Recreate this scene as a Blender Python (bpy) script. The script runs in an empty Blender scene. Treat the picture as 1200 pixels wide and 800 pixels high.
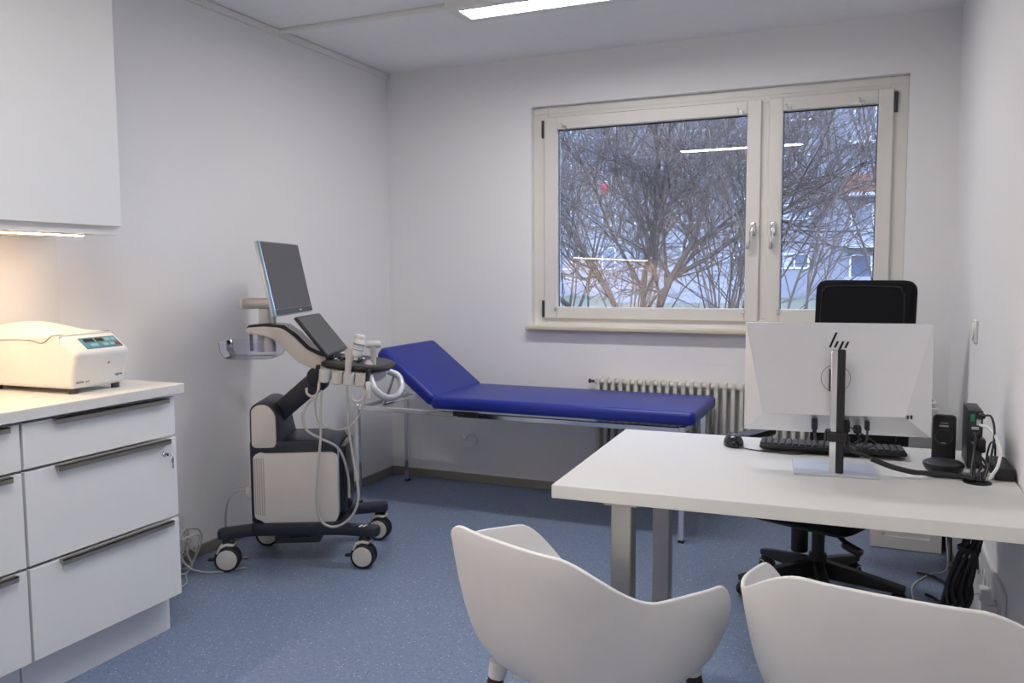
import bpy, bmesh, math, random
from mathutils import Vector, Matrix
S = bpy.context.scene
COL = S.collection
R = math.radians

# ------------------------------------------------------------------ camera
cam = bpy.data.cameras.new('camera'); cam.sensor_width = 36.0; cam.lens = 966.4 / 1200 * 36
cam.clip_start = 0.05; cam.clip_end = 300
co = bpy.data.objects.new('camera', cam); COL.objects.link(co); S.camera = co
yaw, pit, rol = R(23.36), R(4.761), R(-0.322)
f = Vector((-math.sin(yaw) * math.cos(pit), math.cos(yaw) * math.cos(pit), -math.sin(pit)))
r = Vector((math.cos(yaw), math.sin(yaw), 0)); u = r.cross(f)
r2 = r * math.cos(rol) + u * math.sin(rol); u2 = r2.cross(f)
co.matrix_world = Matrix(((r2.x, u2.x, -f.x, 0), (r2.y, u2.y, -f.y, 0), (r2.z, u2.z, -f.z, 1.30), (0, 0, 0, 1)))
S.view_settings.view_transform = 'Standard'; S.view_settings.look = 'None'
S.view_settings.gamma = 1; S.view_settings.use_curve_mapping = False
S.view_settings.exposure = 1.74
# ------------------------------------------------------------------ overcast dusk sky
w = bpy.data.worlds.new('sky'); S.world = w; w.use_nodes = True
bg = w.node_tree.nodes['Background']; bg.inputs[0].default_value = (0.50, 0.64, 1.0, 1); bg.inputs[1].default_value = 3.3
LAMP = 14.6      # ceiling lamp panels
LED = 21.0       # warm strip under the wall cabinets

# ------------------------------------------------------------------ materials
MATS = {}
def mat(name, col, rough=0.5, metal=0.0, spec=0.5, noise=0.0, nscale=20.0, bump=0.0, bscale=200.0, emit=None, estr=0.0, coat=0.0, stretch=None):
    m = bpy.data.materials.new(name); m.use_nodes = True
    nt = m.node_tree; b = nt.nodes['Principled BSDF']
    b.inputs['Base Color'].default_value = (*col, 1); b.inputs['Roughness'].default_value = rough
    b.inputs['Metallic'].default_value = metal; b.inputs['Specular IOR Level'].default_value = spec
    b.inputs['Coat Weight'].default_value = coat
    tc = nt.nodes.new('ShaderNodeTexCoord'); src = tc.outputs['Object']
    if stretch:
        mp = nt.nodes.new('ShaderNodeMapping'); mp.inputs['Scale'].default_value = stretch
        nt.links.new(src, mp.inputs['Vector']); src = mp.outputs['Vector']
    n = nt.nodes.new('ShaderNodeTexNoise'); n.inputs['Scale'].default_value = nscale; n.inputs['Detail'].default_value = 4
    nt.links.new(src, n.inputs['Vector'])
    mx = nt.nodes.new('ShaderNodeMix'); mx.data_type = 'RGBA'
    k = noise if noise else 0.03
    mx.inputs['A'].default_value = (*[c * (1 - k) for c in col], 1); mx.inputs['B'].default_value = (*[min(1, c * (1 + k)) for c in col], 1)
    nt.links.new(n.outputs['Fac'], mx.inputs['Factor']); nt.links.new(mx.outputs['Result'], b.inputs['Base Color'])
    if bump:
        n2 = nt.nodes.new('ShaderNodeTexNoise'); n2.inputs['Scale'].default_value = bscale; n2.inputs['Detail'].default_value = 3
        nt.links.new(src, n2.inputs['Vector'])
        bp = nt.nodes.new('ShaderNodeBump'); bp.inputs['Strength'].default_value = bump; bp.inputs['Distance'].default_value = 0.002
        nt.links.new(n2.outputs['Fac'], bp.inputs['Height']); nt.links.new(bp.outputs['Normal'], b.inputs['Normal'])
    if emit:
        b.inputs['Emission Color'].default_value = (*emit, 1); b.inputs['Emission Strength'].default_value = estr
    MATS[name] = m
    return m
mat('wall', (0.88, 0.88, 0.89), 0.85, bump=0.25, bscale=350, nscale=3, noise=0.015)
mat('ceiling', (0.90, 0.905, 0.915), 0.9, bump=0.15, bscale=300)
mat('skirting', (0.25, 0.235, 0.20), 0.6)
mat('duct', (0.82, 0.81, 0.78), 0.5)
mat('upvc', (0.78, 0.755, 0.72), 0.35, noise=0.02)
mat('sillwood', (0.62, 0.55, 0.42), 0.5, noise=0.1, nscale=14, stretch=(1, 8, 8))
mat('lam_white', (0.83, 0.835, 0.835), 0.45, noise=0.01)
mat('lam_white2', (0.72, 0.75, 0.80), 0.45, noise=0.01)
mat('worktop', (0.74, 0.735, 0.71), 0.42, noise=0.03, nscale=30, stretch=(1, 6, 1), bump=0.1)
mat('desk', (0.76, 0.755, 0.735), 0.4, noise=0.025, nscale=18, stretch=(1.5, 14, 14), bump=0.12, bscale=60)
mat('gap', (0.03, 0.03, 0.03), 0.8)
mat('handle', (0.40, 0.37, 0.33), 0.35, metal=0.85)
mat('steel', (0.50, 0.48, 0.45), 0.36, metal=0.9, noise=0.05, nscale=8, stretch=(1, 1, 30))
mat('chrome', (0.80, 0.80, 0.82), 0.12, metal=1.0)
mat('silver', (0.66, 0.67, 0.70), 0.30, metal=0.55)
mat('arm_metal', (0.40, 0.40, 0.41), 0.35, metal=0.7)
mat('handle_grey', (0.50, 0.51, 0.54), 0.32, metal=0.3)
mat('print_grey', (0.30, 0.34, 0.38), 0.5)
mat('slot', (0.45, 0.42, 0.40), 0.7)
mat('monitor_silver', (0.76, 0.775, 0.81), 0.34, metal=0.55, noise=0.02)
mat('black', (0.012, 0.012, 0.014), 0.45)
mat('black_gloss', (0.012, 0.013, 0.017), 0.18)
mat('black_fabric', (0.008, 0.008, 0.010), 0.95, spec=0.2, bump=0.6, bscale=900)
mat('darkgrey', (0.045, 0.045, 0.05), 0.5)
mat('screen', (0.055, 0.052, 0.055), 0.32)
mat('cart_navy', (0.016, 0.019, 0.032), 0.4)
mat('cart_cream', (0.66, 0.62, 0.58), 0.45)
mat('cart_grey', (0.62, 0.62, 0.63), 0.4)
mat('blueedge', (0.22, 0.42, 0.56), 0.3)
mat('cable_grey', (0.48, 0.47, 0.45), 0.5)
mat('white_plastic', (0.80, 0.80, 0.79), 0.4)
mat('shell', (0.88, 0.885, 0.885), 0.42, bump=0.08, bscale=800)
mat('wood_dark', (0.050, 0.026, 0.018), 0.5, noise=0.4, nscale=30, stretch=(8, 8, 1))
mat('vinyl', (0.012, 0.028, 0.30), 0.36, noise=0.08, nscale=3, bump=0.25, bscale=90, spec=0.5)
mat('radiator', (0.68, 0.66, 0.60), 0.4)
mat('centri', (0.80, 0.79, 0.76), 0.4)
mat('teal', (0.08, 0.24, 0.31), 0.35)
mat('display_dark', (0.05, 0.02, 0.02), 0.2)
mat('button', (0.28, 0.48, 0.50), 0.4)
mat('red', (0.34, 0.02, 0.03), 0.45)
mat('yellow', (0.65, 0.38, 0.02), 0.5)
mat('text_dark', (0.10, 0.11, 0.13), 0.5)
mat('text_blue', (0.10, 0.18, 0.30), 0.5)
mat('green', (0.02, 0.30, 0.15), 0.5)
mat('bark', (0.052, 0.034, 0.024), 0.9, noise=0.35, nscale=6)
mat('bark_pale', (0.095, 0.066, 0.048), 0.9, noise=0.3, nscale=5)
mat('facade', (0.21, 0.215, 0.235), 0.9, noise=0.06, nscale=0.5)
mat('facade_grey', (0.15, 0.155, 0.175), 0.9, noise=0.08, nscale=0.5)
mat('orange_panel', (0.20, 0.085, 0.05), 0.8, noise=0.2, nscale=2)
mat('win_white', (0.50, 0.51, 0.53), 0.5)
mat('win_dark', (0.05, 0.07, 0.11), 0.08, spec=0.8)
mat('curtain', (0.24, 0.27, 0.32), 0.8)
mat('grass', (0.07, 0.075, 0.045), 0.95, noise=0.4, nscale=3)
mat('led_white', (0.9, 0.9, 0.9), 0.5, emit=(1.0, 0.97, 0.94), estr=LAMP)
mat('led_warm', (0.9, 0.9, 0.9), 0.5, emit=(1.0, 0.64, 0.34), estr=LED)

def glassmat(name, tint, ior=1.5, gain=1.0, rough=0.0):
    m = bpy.data.materials.new(name); m.use_nodes = True; nt = m.node_tree; nt.nodes.clear()
    o = nt.nodes.new('ShaderNodeOutputMaterial'); mx = nt.nodes.new('ShaderNodeMixShader')
    t = nt.nodes.new('ShaderNodeBsdfTransparent'); t.inputs[0].default_value = (*tint, 1)
    g = nt.nodes.new('ShaderNodeBsdfGlossy'); g.inputs['Roughness'].default_value = rough
    fr = nt.nodes.new('ShaderNodeFresnel'); fr.inputs[0].default_value = ior
    mu = nt.nodes.new('ShaderNodeMath'); mu.operation = 'MULTIPLY'; mu.inputs[1].default_value = gain; mu.use_clamp = True
    nt.links.new(fr.outputs[0], mu.inputs[0]); nt.links.new(mu.outputs[0], mx.inputs[0])
    nt.links.new(t.outputs[0], mx.inputs[1]); nt.links.new(g.outputs[0], mx.inputs[2]); nt.links.new(mx.outputs[0], o.inputs[0])
    MATS[name] = m
glassmat('glass', (0.97, 0.98, 0.99), 1.5, 2.6)
glassmat('tray_plastic', (0.90, 0.90, 0.97), 1.45, 1.0, 0.08)

def floor_mat():
    m = bpy.data.materials.new('lino'); m.use_nodes = True; nt = m.node_tree; b = nt.nodes['Principled BSDF']
    tc = nt.nodes.new('ShaderNodeTexCoord')
    n = nt.nodes.new('ShaderNodeTexNoise'); n.inputs['Scale'].default_value = 70; n.inputs['Detail'].default_value = 6; n.inputs['Roughness'].default_value = 0.75
    cr = nt.nodes.new('ShaderNodeValToRGB'); e = cr.color_ramp.elements
    e[0].position = 0.3; e[0].color = (0.150, 0.205, 0.330, 1); e[1].position = 0.7; e[1].color = (0.225, 0.290, 0.425, 1)
    nt.links.new(tc.outputs['Object'], n.inputs['Vector']); nt.links.new(n.outputs['Fac'], cr.inputs[0])
    last = cr.outputs[0]
    for sc, th, colr, keep in ((75, 0.20, (0.58, 0.60, 0.60), 0.70), (120, 0.22, (0.42, 0.47, 0.55), 0.62), (90, 0.22, (0.055, 0.085, 0.16), 0.60)):
        v = nt.nodes.new('ShaderNodeTexVoronoi'); v.inputs['Scale'].default_value = sc
        nt.links.new(tc.outputs['Object'], v.inputs['Vector'])
        lt = nt.nodes.new('ShaderNodeMath'); lt.operation = 'LESS_THAN'; lt.inputs[1].default_value = th
        nt.links.new(v.outputs['Distance'], lt.inputs[0])
        sp = nt.nodes.new('ShaderNodeSeparateColor'); nt.links.new(v.outputs['Color'], sp.inputs[0])
        gt = nt.nodes.new('ShaderNodeMath'); gt.operation = 'GREATER_THAN'; gt.inputs[1].default_value = keep
        nt.links.new(sp.outputs[0], gt.inputs[0])
        mu = nt.nodes.new('ShaderNodeMath'); mu.operation = 'MULTIPLY'
        nt.links.new(lt.outputs[0], mu.inputs[0]); nt.links.new(gt.outputs[0], mu.inputs[1])
        mx = nt.nodes.new('ShaderNodeMix'); mx.data_type = 'RGBA'; mx.inputs['B'].default_value = (*colr, 1)
        nt.links.new(mu.outputs[0], mx.inputs['Factor']); nt.links.new(last, mx.inputs['A']); last = mx.outputs['Result']
    nt.links.new(last, b.inputs['Base Color']); b.inputs['Roughness'].default_value = 0.42
    MATS['lino'] = m
floor_mat()

# ------------------------------------------------------------------ geometry helpers (each returns a bmesh)
def box(x0, x1, y0, y1, z0, z1, bev=0.0, seg=1):
    bm = bmesh.new(); bmesh.ops.create_cube(bm, size=1)
    bmesh.ops.scale(bm, vec=(abs(x1 - x0), abs(y1 - y0), abs(z1 - z0)), verts=bm.verts)
    bmesh.ops.translate(bm, vec=((x0 + x1) / 2, (y0 + y1) / 2, (z0 + z1) / 2), verts=bm.verts)
    if bev: bmesh.ops.bevel(bm, geom=bm.edges[:], offset=bev, segments=seg, affect='EDGES', profile=0.5)
    return bm
def cbox(c, s, bev=0.0, seg=1):
    return box(c[0] - s[0] / 2, c[0] + s[0] / 2, c[1] - s[1] / 2, c[1] + s[1] / 2, c[2] - s[2] / 2, c[2] + s[2] / 2, bev, seg)
def xf(bm, m):
    bmesh.ops.transform(bm, matrix=m, verts=bm.verts); return bm
def T(x, y, z): return Matrix.Translation((x, y, z))
def RX(a): return Matrix.Rotation(R(a), 4, 'X')
def RY(a): return Matrix.Rotation(R(a), 4, 'Y')
def RZ(a): return Matrix.Rotation(R(a), 4, 'Z')
def rpoly(pts, rad, seg=4):
    out = []; n = len(pts)
    for i in range(n):
        p = Vector(pts[i]); a = Vector(pts[i - 1]); b = Vector(pts[(i + 1) % n])
        da = (a - p); db = (b - p); rr = min(rad, da.length * .48, db.length * .48)
        s = p + da.normalized() * rr; e = p + db.normalized() * rr
        for k in range(seg + 1):
            t = k / seg; q = s * (1 - t) ** 2 + p * 2 * t * (1 - t) + e * t * t; out.append((q.x, q.y))
    return out
def prism(poly, lo, hi, axis='z', bev=0.0, seg=1):
    """polygon extruded: axis z -> (x,y); axis y -> (x,z); axis x -> (y,z)"""
    bm = bmesh.new()
    def P(a, b, h): return (a, b, h) if axis == 'z' else ((a, h, b) if axis == 'y' else (h, a, b))
    v0 = [bm.verts.new(P(a, b, lo)) for a, b in poly]; v1 = [bm.verts.new(P(a, b, hi)) for a, b in poly]
    n = len(poly); f0 = bm.faces.new(v0); f1 = bm.faces.new(v1)
    for i in range(n): bm.faces.new((v0[i], v0[(i + 1) % n], v1[(i + 1) % n], v1[i]))
    bmesh.ops.recalc_face_normals(bm, faces=bm.faces)
    if bev: bmesh.ops.bevel(bm, geom=list(set(f0.edges[:] + f1.edges[:])), offset=bev, segments=seg, affect='EDGES', profile=0.5)
    return bm
def cyl(p0, p1, r0, r1=None, n=20, bev=0.0):
    p0 = Vector(p0); p1 = Vector(p1); r1 = r0 if r1 is None else r1
    bm = bmesh.new(); L = (p1 - p0).length
    bmesh.ops.create_cone(bm, cap_ends=True, segments=n, radius1=r0, radius2=r1, depth=L)
    if bev:
        ed = [e for e in bm.edges if abs(e.verts[0].co.z - e.verts[1].co.z) < 1e-6]
        bmesh.ops.bevel(bm, geom=ed, offset=bev, segments=2, affect='EDGES', profile=0.5)
    q = (p1 - p0).to_track_quat('Z', 'Y').to_matrix().to_4x4()
    return xf(bm, Matrix.Translation((p0 + p1) / 2) @ q)
def smooth_path(pts, k=6):
    P = [Vector(p) for p in pts]
    if len(P) < 3: return P
    P = [P[0] * 2 - P[1]] + P + [P[-1] * 2 - P[-2]]; out = []
    for i in range(1, len(P) - 2):
        a, b, c, d = P[i - 1], P[i], P[i + 1], P[i + 2]
        for j in range(k):
            t = j / k
            out.append(0.5 * ((2 * b) + (c - a) * t + (2 * a - 5 * b + 4 * c - d) * t * t + (-a + 3 * b - 3 * c + d) * t ** 3))
    out.append(P[-2]); return out
def tube(pts, rad, n=8, k=6, closed=False):
    P = smooth_path(pts, k) if k else [Vector(p) for p in pts]
    bm = bmesh.new(); rings = []; N = None
    rs = rad if isinstance(rad, (list, tuple)) else None
    for i, p in enumerate(P):
        t = (P[min(i + 1, len(P) - 1)] - P[max(i - 1, 0)])
        t = t.normalized() if t.length > 1e-9 else Vector((0, 0, 1))
        if N is None: N = t.orthogonal().normalized()
        N = (N - t * N.dot(t)); N = N.normalized() if N.length > 1e-6 else t.orthogonal().normalized()
        Bn = t.cross(N)
        rr = rs[0] + (rs[1] - rs[0]) * i / (len(P) - 1) if rs else rad
        rings.append([bm.verts.new(p + (N * math.cos(2 * math.pi * j / n) + Bn * math.sin(2 * math.pi * j / n)) * rr) for j in range(n)])
    for a, b in zip(rings, rings[1:]):
        for j in range(n): bm.faces.new((a[j], a[(j + 1) % n], b[(j + 1) % n], b[j]))
    bm.faces.new(rings[0][::-1]); bm.faces.new(rings[-1])
    bmesh.ops.recalc_face_normals(bm, faces=bm.faces); return bm
def lathe(prof, n=28, m=None):
    bm = bmesh.new(); rings = []
    for rr, z in prof:
        rings.append([bm.verts.new((rr * math.cos(2 * math.pi * j / n), rr * math.sin(2 * math.pi * j / n), z)) for j in range(n)] if rr > 1e-5 else [bm.verts.new((0, 0, z))])
    for a, b in zip(rings, rings[1:]):
        for j in range(n):
            k = (j + 1) % n
            if len(a) == 1 and len(b) == 1: continue
            if len(a) == 1: bm.faces.new((a[0], b[k], b[j]))
            elif len(b) == 1: bm.faces.new((a[j], a[k], b[0]))
            else: bm.faces.new((a[j], a[k], b[k], b[j]))
    bmesh.ops.recalc_face_normals(bm, faces=bm.faces)
    return xf(bm, m) if m else bm
def join(*bms):
    out = bmesh.new()
    for b in bms:
        me = bpy.data.meshes.new('tmp'); b.to_mesh(me); b.free(); out.from_mesh(me); bpy.data.meshes.remove(me)
    return out
def obj(name, bm, m, parent=None, sm=40):
    me = bpy.data.meshes.new(name); bm.to_mesh(me); bm.free()
    me.materials.append(MATS[m])
    if sm:
        for p in me.polygons: p.use_smooth = True
        me.set_sharp_from_angle(angle=R(sm))
    o = bpy.data.objects.new(name, me); COL.objects.link(o)
    if parent: o.parent = parent
    return o
def tag(o, label, cat, group=None, kind=None):
    o['label'] = label; o['category'] = cat
    if group: o['group'] = group
    if kind: o['kind'] = kind
    return o
def thing(name, label, cat, loc=(0, 0, 0), rz=0.0, group=None, kind=None):
    o = bpy.data.objects.new(name, None); COL.objects.link(o); o.empty_display_size = 0.1
    o.location = loc; o.rotation_euler = (0, 0, R(rz)); return tag(o, label, cat, group, kind)
def textbm(body, size, depth=0.0004):
    cu = bpy.data.curves.new('t', 'FONT'); cu.body = body; cu.size = size; cu.extrude = depth; cu.align_x = 'CENTER'; cu.align_y = 'CENTER'
    o = bpy.data.objects.new('t', cu); COL.objects.link(o); bpy.context.view_layer.update()
    me = bpy.data.meshes.new_from_object(o); bm = bmesh.new(); bm.from_mesh(me)
    bpy.data.objects.remove(o); bpy.data.curves.remove(cu); bpy.data.meshes.remove(me); return bm

# ------------------------------------------------------------------ room
XL, XR, YB, YF, ZC = -2.818, 0.377, 4.556, -0.8, 2.545
def st(name, bm, m, label, cat, sm=0): return tag(obj(name, bm, m, None, sm), label, cat, kind='structure')
st('floor', box(XL - .1, XR + .1, YF - .1, YB + .24, -.1, 0), 'lino', 'blue speckled linoleum floor', 'floor')
st('ceiling', box(XL - .1, XR + .1, YF - .1, YB + .24, ZC, ZC + .1), 'ceiling', 'plain pale ceiling above the room', 'ceiling')
st('wall_left', box(XL - .1, XL, YF, YB, 0, ZC), 'wall', 'plain white wall behind the drawers and ultrasound cart', 'wall')
st('wall_right', box(XR, XR + .1, YF, YB, 0, ZC), 'wall', 'plain white wall at the right end of the desk', 'wall')
st('wall_front', box(XL, XR, YF - .1, YF, 0, ZC), 'wall', 'plain white wall behind the viewer', 'wall')
WX0, WX1, WZ0, WZ1 = -1.838, 0.158, 0.985, 2.262
st('wall_back', join(box(XL, WX0, YB, YB + .24, 0, ZC), box(WX1, XR, YB, YB + .24, 0, ZC), box(WX0, WX1, YB, YB + .24, 0, WZ0), box(WX0, WX1, YB, YB + .24, WZ1, ZC)),
   'wall', 'white wall around the wide window', 'wall')
st('baseboard_left', box(XL, XL + .012, YF, YB, 0, .052, .003), 'skirting', 'grey skirting strip along the left wall', 'baseboard')
st('baseboard_back', box(XL + .012, XR - .012, YB - .012, YB, 0, .052, .003), 'skirting', 'grey skirting strip along the window wall', 'baseboard')
st('baseboard_right', box(XR - .012, XR, YF, YB, 0, .052, .003), 'skirting', 'grey skirting strip along the right wall', 'baseboard')
st('trim_1', join(box(XL, XL + .022, YF, YB, ZC - .034, ZC - .002, .002), box(XL, XL + .024, YF, YB, ZC - .008, ZC - .0055)), 'duct', 'cream cable duct where left wall meets ceiling', 'cable duct')
st('trim_2', box(XL + .022, -1.70, 3.50, 3.53, ZC - .018, ZC, .003), 'duct', 'thin cream cable duct crossing the ceiling to the lamp', 'cable duct')

# window
wn = thing('window_1', 'wide white two-sash window with tilted silver handles', 'window', (0, 0, 0), kind='structure')
fy0, fy1 = 4.598, 4.67
fr = obj('window_frame', join(box(WX0, -1.745, fy0, fy1, WZ0, WZ1, .003), box(.075, WX1, fy0, fy1, WZ0, WZ1, .003), box(-1.745, .075, fy0, fy1, 2.185, WZ1, .003),
    box(-1.745, .075, fy0, fy1, WZ0, 1.045, .003), box(-.555, -.488, fy0, fy1, 1.045, 2.185, .003), box(WX0, WX1, fy0 - .004, fy0, 2.222, 2.225)), 'upvc', wn, 30)
obj('window_sill', box(-1.862, .182, 4.498, 4.60, .964, .984, .004), 'sillwood', wn, 30)
def sash(x0, x1, gx0, gx1, z0, z1, gz0, gz1, hinge_left, hx, tilt, label):
    y0, y1 = 4.578, 4.64
    s = obj('sash', join(box(x0, gx0, y0, y1, z0, z1, .004), box(gx1, x1, y0, y1, z0, z1, .004), box(gx0, gx1, y0, y1, gz1, z1, .004), box(gx0, gx1, y0, y1, z0, gz0, .004),
        box(gx0 - .018, gx0 - .016, y0 - .001, y1, gz0, gz1), box(gx1 + .016, gx1 + .018, y0 - .001, y1, gz0, gz1), box(gx0 - .018, gx1 + .018, y0 - .001, y1, gz1 + .016, gz1 + .0175)), 'upvc', wn, 30)
    obj('pane', box(gx0 - .01, gx1 + .01, 4.622, 4.626, gz0 - .01, gz1 + .01), 'glass', s, 0)
    obj('gasket', join(box(gx0, gx0 + .004, 4.612, 4.622, gz0, gz1), box(gx1 - .004, gx1, 4.612, 4.622, gz0, gz1), box(gx0, gx1, 4.612, 4.622, gz1 - .006, gz1)), 'darkgrey', s, 0)
    # handle: rosette + neck + lever
    hz = 1.525
    hb = join(box(hx - .013, hx + .013, 4.570, 4.580, hz - .035, hz + .035, .006, 2), cyl((hx, 4.575, hz + .015), (hx, 4.545, hz + .015), .011, n=14),
              xf(box(-.009, .009, -.006, .007, -.125, .012, .005, 2), T(hx, 4.540, hz + .015) @ RY(tilt)))
    obj('handle', hb, 'chrome', s)
    hx2 = x0 - .009 if hinge_left else x1 + .009
    for zz in ((2.135, 1.085)): obj('hinge', join(cyl((hx2, 4.585, zz - .045), (hx2, 4.585, zz + .045), .009, n=12), box(hx2 - .009, hx2 + .009, 4.586, 4.598, zz - .05, zz + .05)), 'darkgrey', s)
    return s
sash(-1.766, -.541, -1.688, -.613, 1.030, 2.200, 1.098, 2.128, True, -.572, 12, '')
sash(-.503, .091, -.433, .021, 1.030, 2.202, 1.098, 2.132, False, -.472, 3, '')
for x, z in ((-1.632, 2.135), (-.646, 2.138), (-.400, 2.140), (-.050, 2.142)):
    obj('clip', join(box(x - .010, x + .010, 4.566, 4.578, z - .014, z + .010, .003), box(x - .018, x + .006, 4.562, 4.568, z + .004, z + .010), cyl((x - .012, 4.564, z + .012), (x - .018, 4.556, z + .024), .0025, n=8)), 'chrome', wn)
for x, z in ((-1.694, 1.086), (-.618, 1.085), (-.438, 1.088)):
    obj('clip', box(x - .009, x + .009, 4.568, 4.578, z - .012, z + .010, .003), 'chrome', wn)

# ceiling lamps
for yc, lab in ((3.443, 'long rectangular ceiling lamp nearest the window'), (1.12, 'long rectangular ceiling lamp farther from window, seen mirrored in the panes')):
    t = thing('ceiling_lamp', lab, 'lamp', (-1.15, yc, ZC), group='ceiling lamps')
    obj('housing', join(box(-.605, .605, -.113, -.062, -.085, 0, .002), box(-.605, .605, .062, .113, -.085, 0, .002), box(-.605, -.555, -.062, .062, -.085, 0), box(.555, .605, -.062, .062, -.085, 0), box(-.555, .555, -.062, .062, -.05, 0)), 'white_plastic', t, 30)
    obj('diffuser', box(-.555, .555, -.062, .062, -.083, -.075), 'led_white', t, 0)

# wall fittings
t = thing('wall_switch', 'white wall switch on right wall above the desk', 'switch', (XR, 3.52, 1.072))
obj('plate', box(-.012, 0, -.042, .042, -.042, .042, .003), 'white_plastic', t)
obj('rocker', xf(box(-.018, -.011, -.028, .028, -.03, .03, .002), RY(5)), 'white_plastic', t)
t = thing('wall_disc', 'round painted-over disc high on the window wall', 'disc', (-1.965, YB, 2.393))
obj('cover', xf(lathe([(0, .004), (.028, .004), (.033, .002), (.034, 0)], 24), RX(90)), 'wall', t)
t = thing('wall_hook', 'small painted-over curved relief on wall below the couch', 'hook', (-2.26, YB, .27))
obj('arc', tube([(-.07, -.003, .02), (-.04, -.004, -.01), (0, -.004, .03), (.04, -.004, .02), (.05, -.004, -.02), (.02, -.004, -.05), (-.02, -.003, -.045)], .005, 6), 'wall', t)

# radiator
t = thing('radiator', 'cream ribbed column radiator under the window', 'radiator', (-1.43, 4.518, 0))
colbm = join(box(-.0125, .0125, -.034, .034, .655, .70, .011, 2), box(-.0125, .0125, -.034, .034, .12, .165, .011, 2),
             box(-.0115, .0115, -.034, -.008, .15, .67, .009, 2), box(-.0115, .0115, .008, .034, .15, .67, .009, 2))
first = None
for i in range(28):
    if first is None: c = first = obj('radiator_column', colbm, 'radiator', t)
    else:
        c = first.copy(); COL.objects.link(c); c.parent = t
    c.location = (.0225 + i * .0445, 0, 0)
L = 28 * .0445
obj('header_pipe', join(cyl((.0, 0, .676), (L, 0, .676), .016, n=12), cyl((0, 0, .143), (L, 0, .143), .016, n=12)), 'radiator', t)
obj('valve', join(cyl((-.03, 0, .676), (.005, 0, .676), .008, n=10), cyl((-.038, 0, .676), (-.028, 0, .676), .013, n=10)), 'darkgrey', t)
for x in (.1, L - .1): obj('foot', join(box(x - .012, x + .012, -.034, .034, 0, .015), box(x - .01, x + .01, -.012, .012, 0, .14)), 'radiator', t)

# ------------------------------------------------------------------ left kitchenette
FX = -2.27
wt = tag(obj('worktop', box(XL + .001, FX + .02, -.79, 2.235, .876, .911, .002), 'worktop', None, 30), 'pale worktop on the white drawer units', 'worktop')
units = ((1.623, 2.207, 'white three-drawer unit with key in its lock, under the centrifuge'), (1.03, 1.618, 'white three-drawer unit cut by the left picture edge'), (.437, 1.025, 'white drawer unit standing farther left outside the frame'),
         (-.156, .432, 'white drawer unit beside the viewer, next to last from rear wall'), (-.75, -.161, 'white drawer unit against the rear wall'))
for k, (y0, y1, lab) in enumerate(units):
    t = thing('drawer_unit', lab, 'drawer unit', (FX, (y0 + y1) / 2, 0), group='drawer units under the worktop')
    h = (y1 - y0) / 2
    obj('carcass', box(-.535, -.045, -h + .002, h - .002, .14, .875, .001), 'lam_white', t, 0)
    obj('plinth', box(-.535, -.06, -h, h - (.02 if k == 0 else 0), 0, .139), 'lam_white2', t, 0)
    for j, (z0, z1) in enumerate(((.729, .866), (.436, .720), (.143, .426))):
        d = obj('drawer', box(-.02, 0, -h + .002, h - .002, z0, z1, .0012), 'lam_white', t, 0)
        a, b = -h + .10, h - .04
        obj('handle', join(box(-.001, .018, a, b, z1 - .003, z1 + .0003), box(.015, .018, a, b, z1 - .017, z1 + .0003)), 'handle', d, 0)
        if k == 0 and j == 1:
            lk = obj('lock', xf(lathe([(0, .006), (.008, .006), (.010, .004), (.011, 0)], 18), T(0, h - .058, z1 - .052) @ RY(90)), 'chrome', d)
            kz = z1 - .052; ky = h - .058
            obj('key', join(box(.004, .022, ky - .001, ky + .001, kz - .004, kz + .004), cyl((.022, ky - .001, kz), (.022, ky + .001, kz), .009, n=12),
                            tube([(.022, ky, kz), (.028, ky + .012, kz - .008), (.022, ky + .018, kz - .016)], .0012, 6), box(.018, .021, ky + .012, ky + .024, kz - .03, kz - .014, .001), box(.018, .021, ky + .016, ky + .021, kz - .052, kz - .03)), 'chrome', d)
    if k == 0: obj('end_strip', box(-.075, -.062, h - .018, h - .004, 0, .139), 'lam_white', t, 0)
UX = -2.43
for k, (y0, y1, lab) in enumerate(((1.556, 2.154, 'white wall cupboard with flush door above the centrifuge'), (.956, 1.553, 'white wall cupboard to the left of the one above the centrifuge'), (.356, .953, 'third white wall cupboard, seen only mirrored in the window'), (-.244, .353, 'fourth white wall cupboard, beside the viewer'), (-.79, -.247, 'white wall cupboard against the rear wall'))):
    t = thing('wall_cupboard', lab, 'cupboard', (UX, (y0 + y1) / 2, 1.44), group='white wall cupboards'); h = (y1 - y0) / 2
    obj('carcass', box(XL - UX + .001, -.022, -h, h, .001, .85, .001), 'lam_white', t, 0)
    obj('door', box(-.02, 0, -h + .001, h - .001, .03, .86, .0012), 'lam_white', t, 0)
t = thing('led_strip', 'warm glowing light strip under the wall cupboards', 'light strip', (-2.49, 1.2, 1.44))
obj('profile', box(-.012, .012, -1.92, .86, -.004, 0), 'silver', t, 0)
obj('tube', box(-.009, .009, -1.90, .84, -.0065, -.0035, .001), 'led_warm', t, 0)
tag(obj('backsplash', box(XL + .0005, XL + .010, -.79, 2.187, .9112, 1.4395), 'lam_white', None, 0), 'flat pale splashback panel lit by warm strip light', 'splashback')

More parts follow.
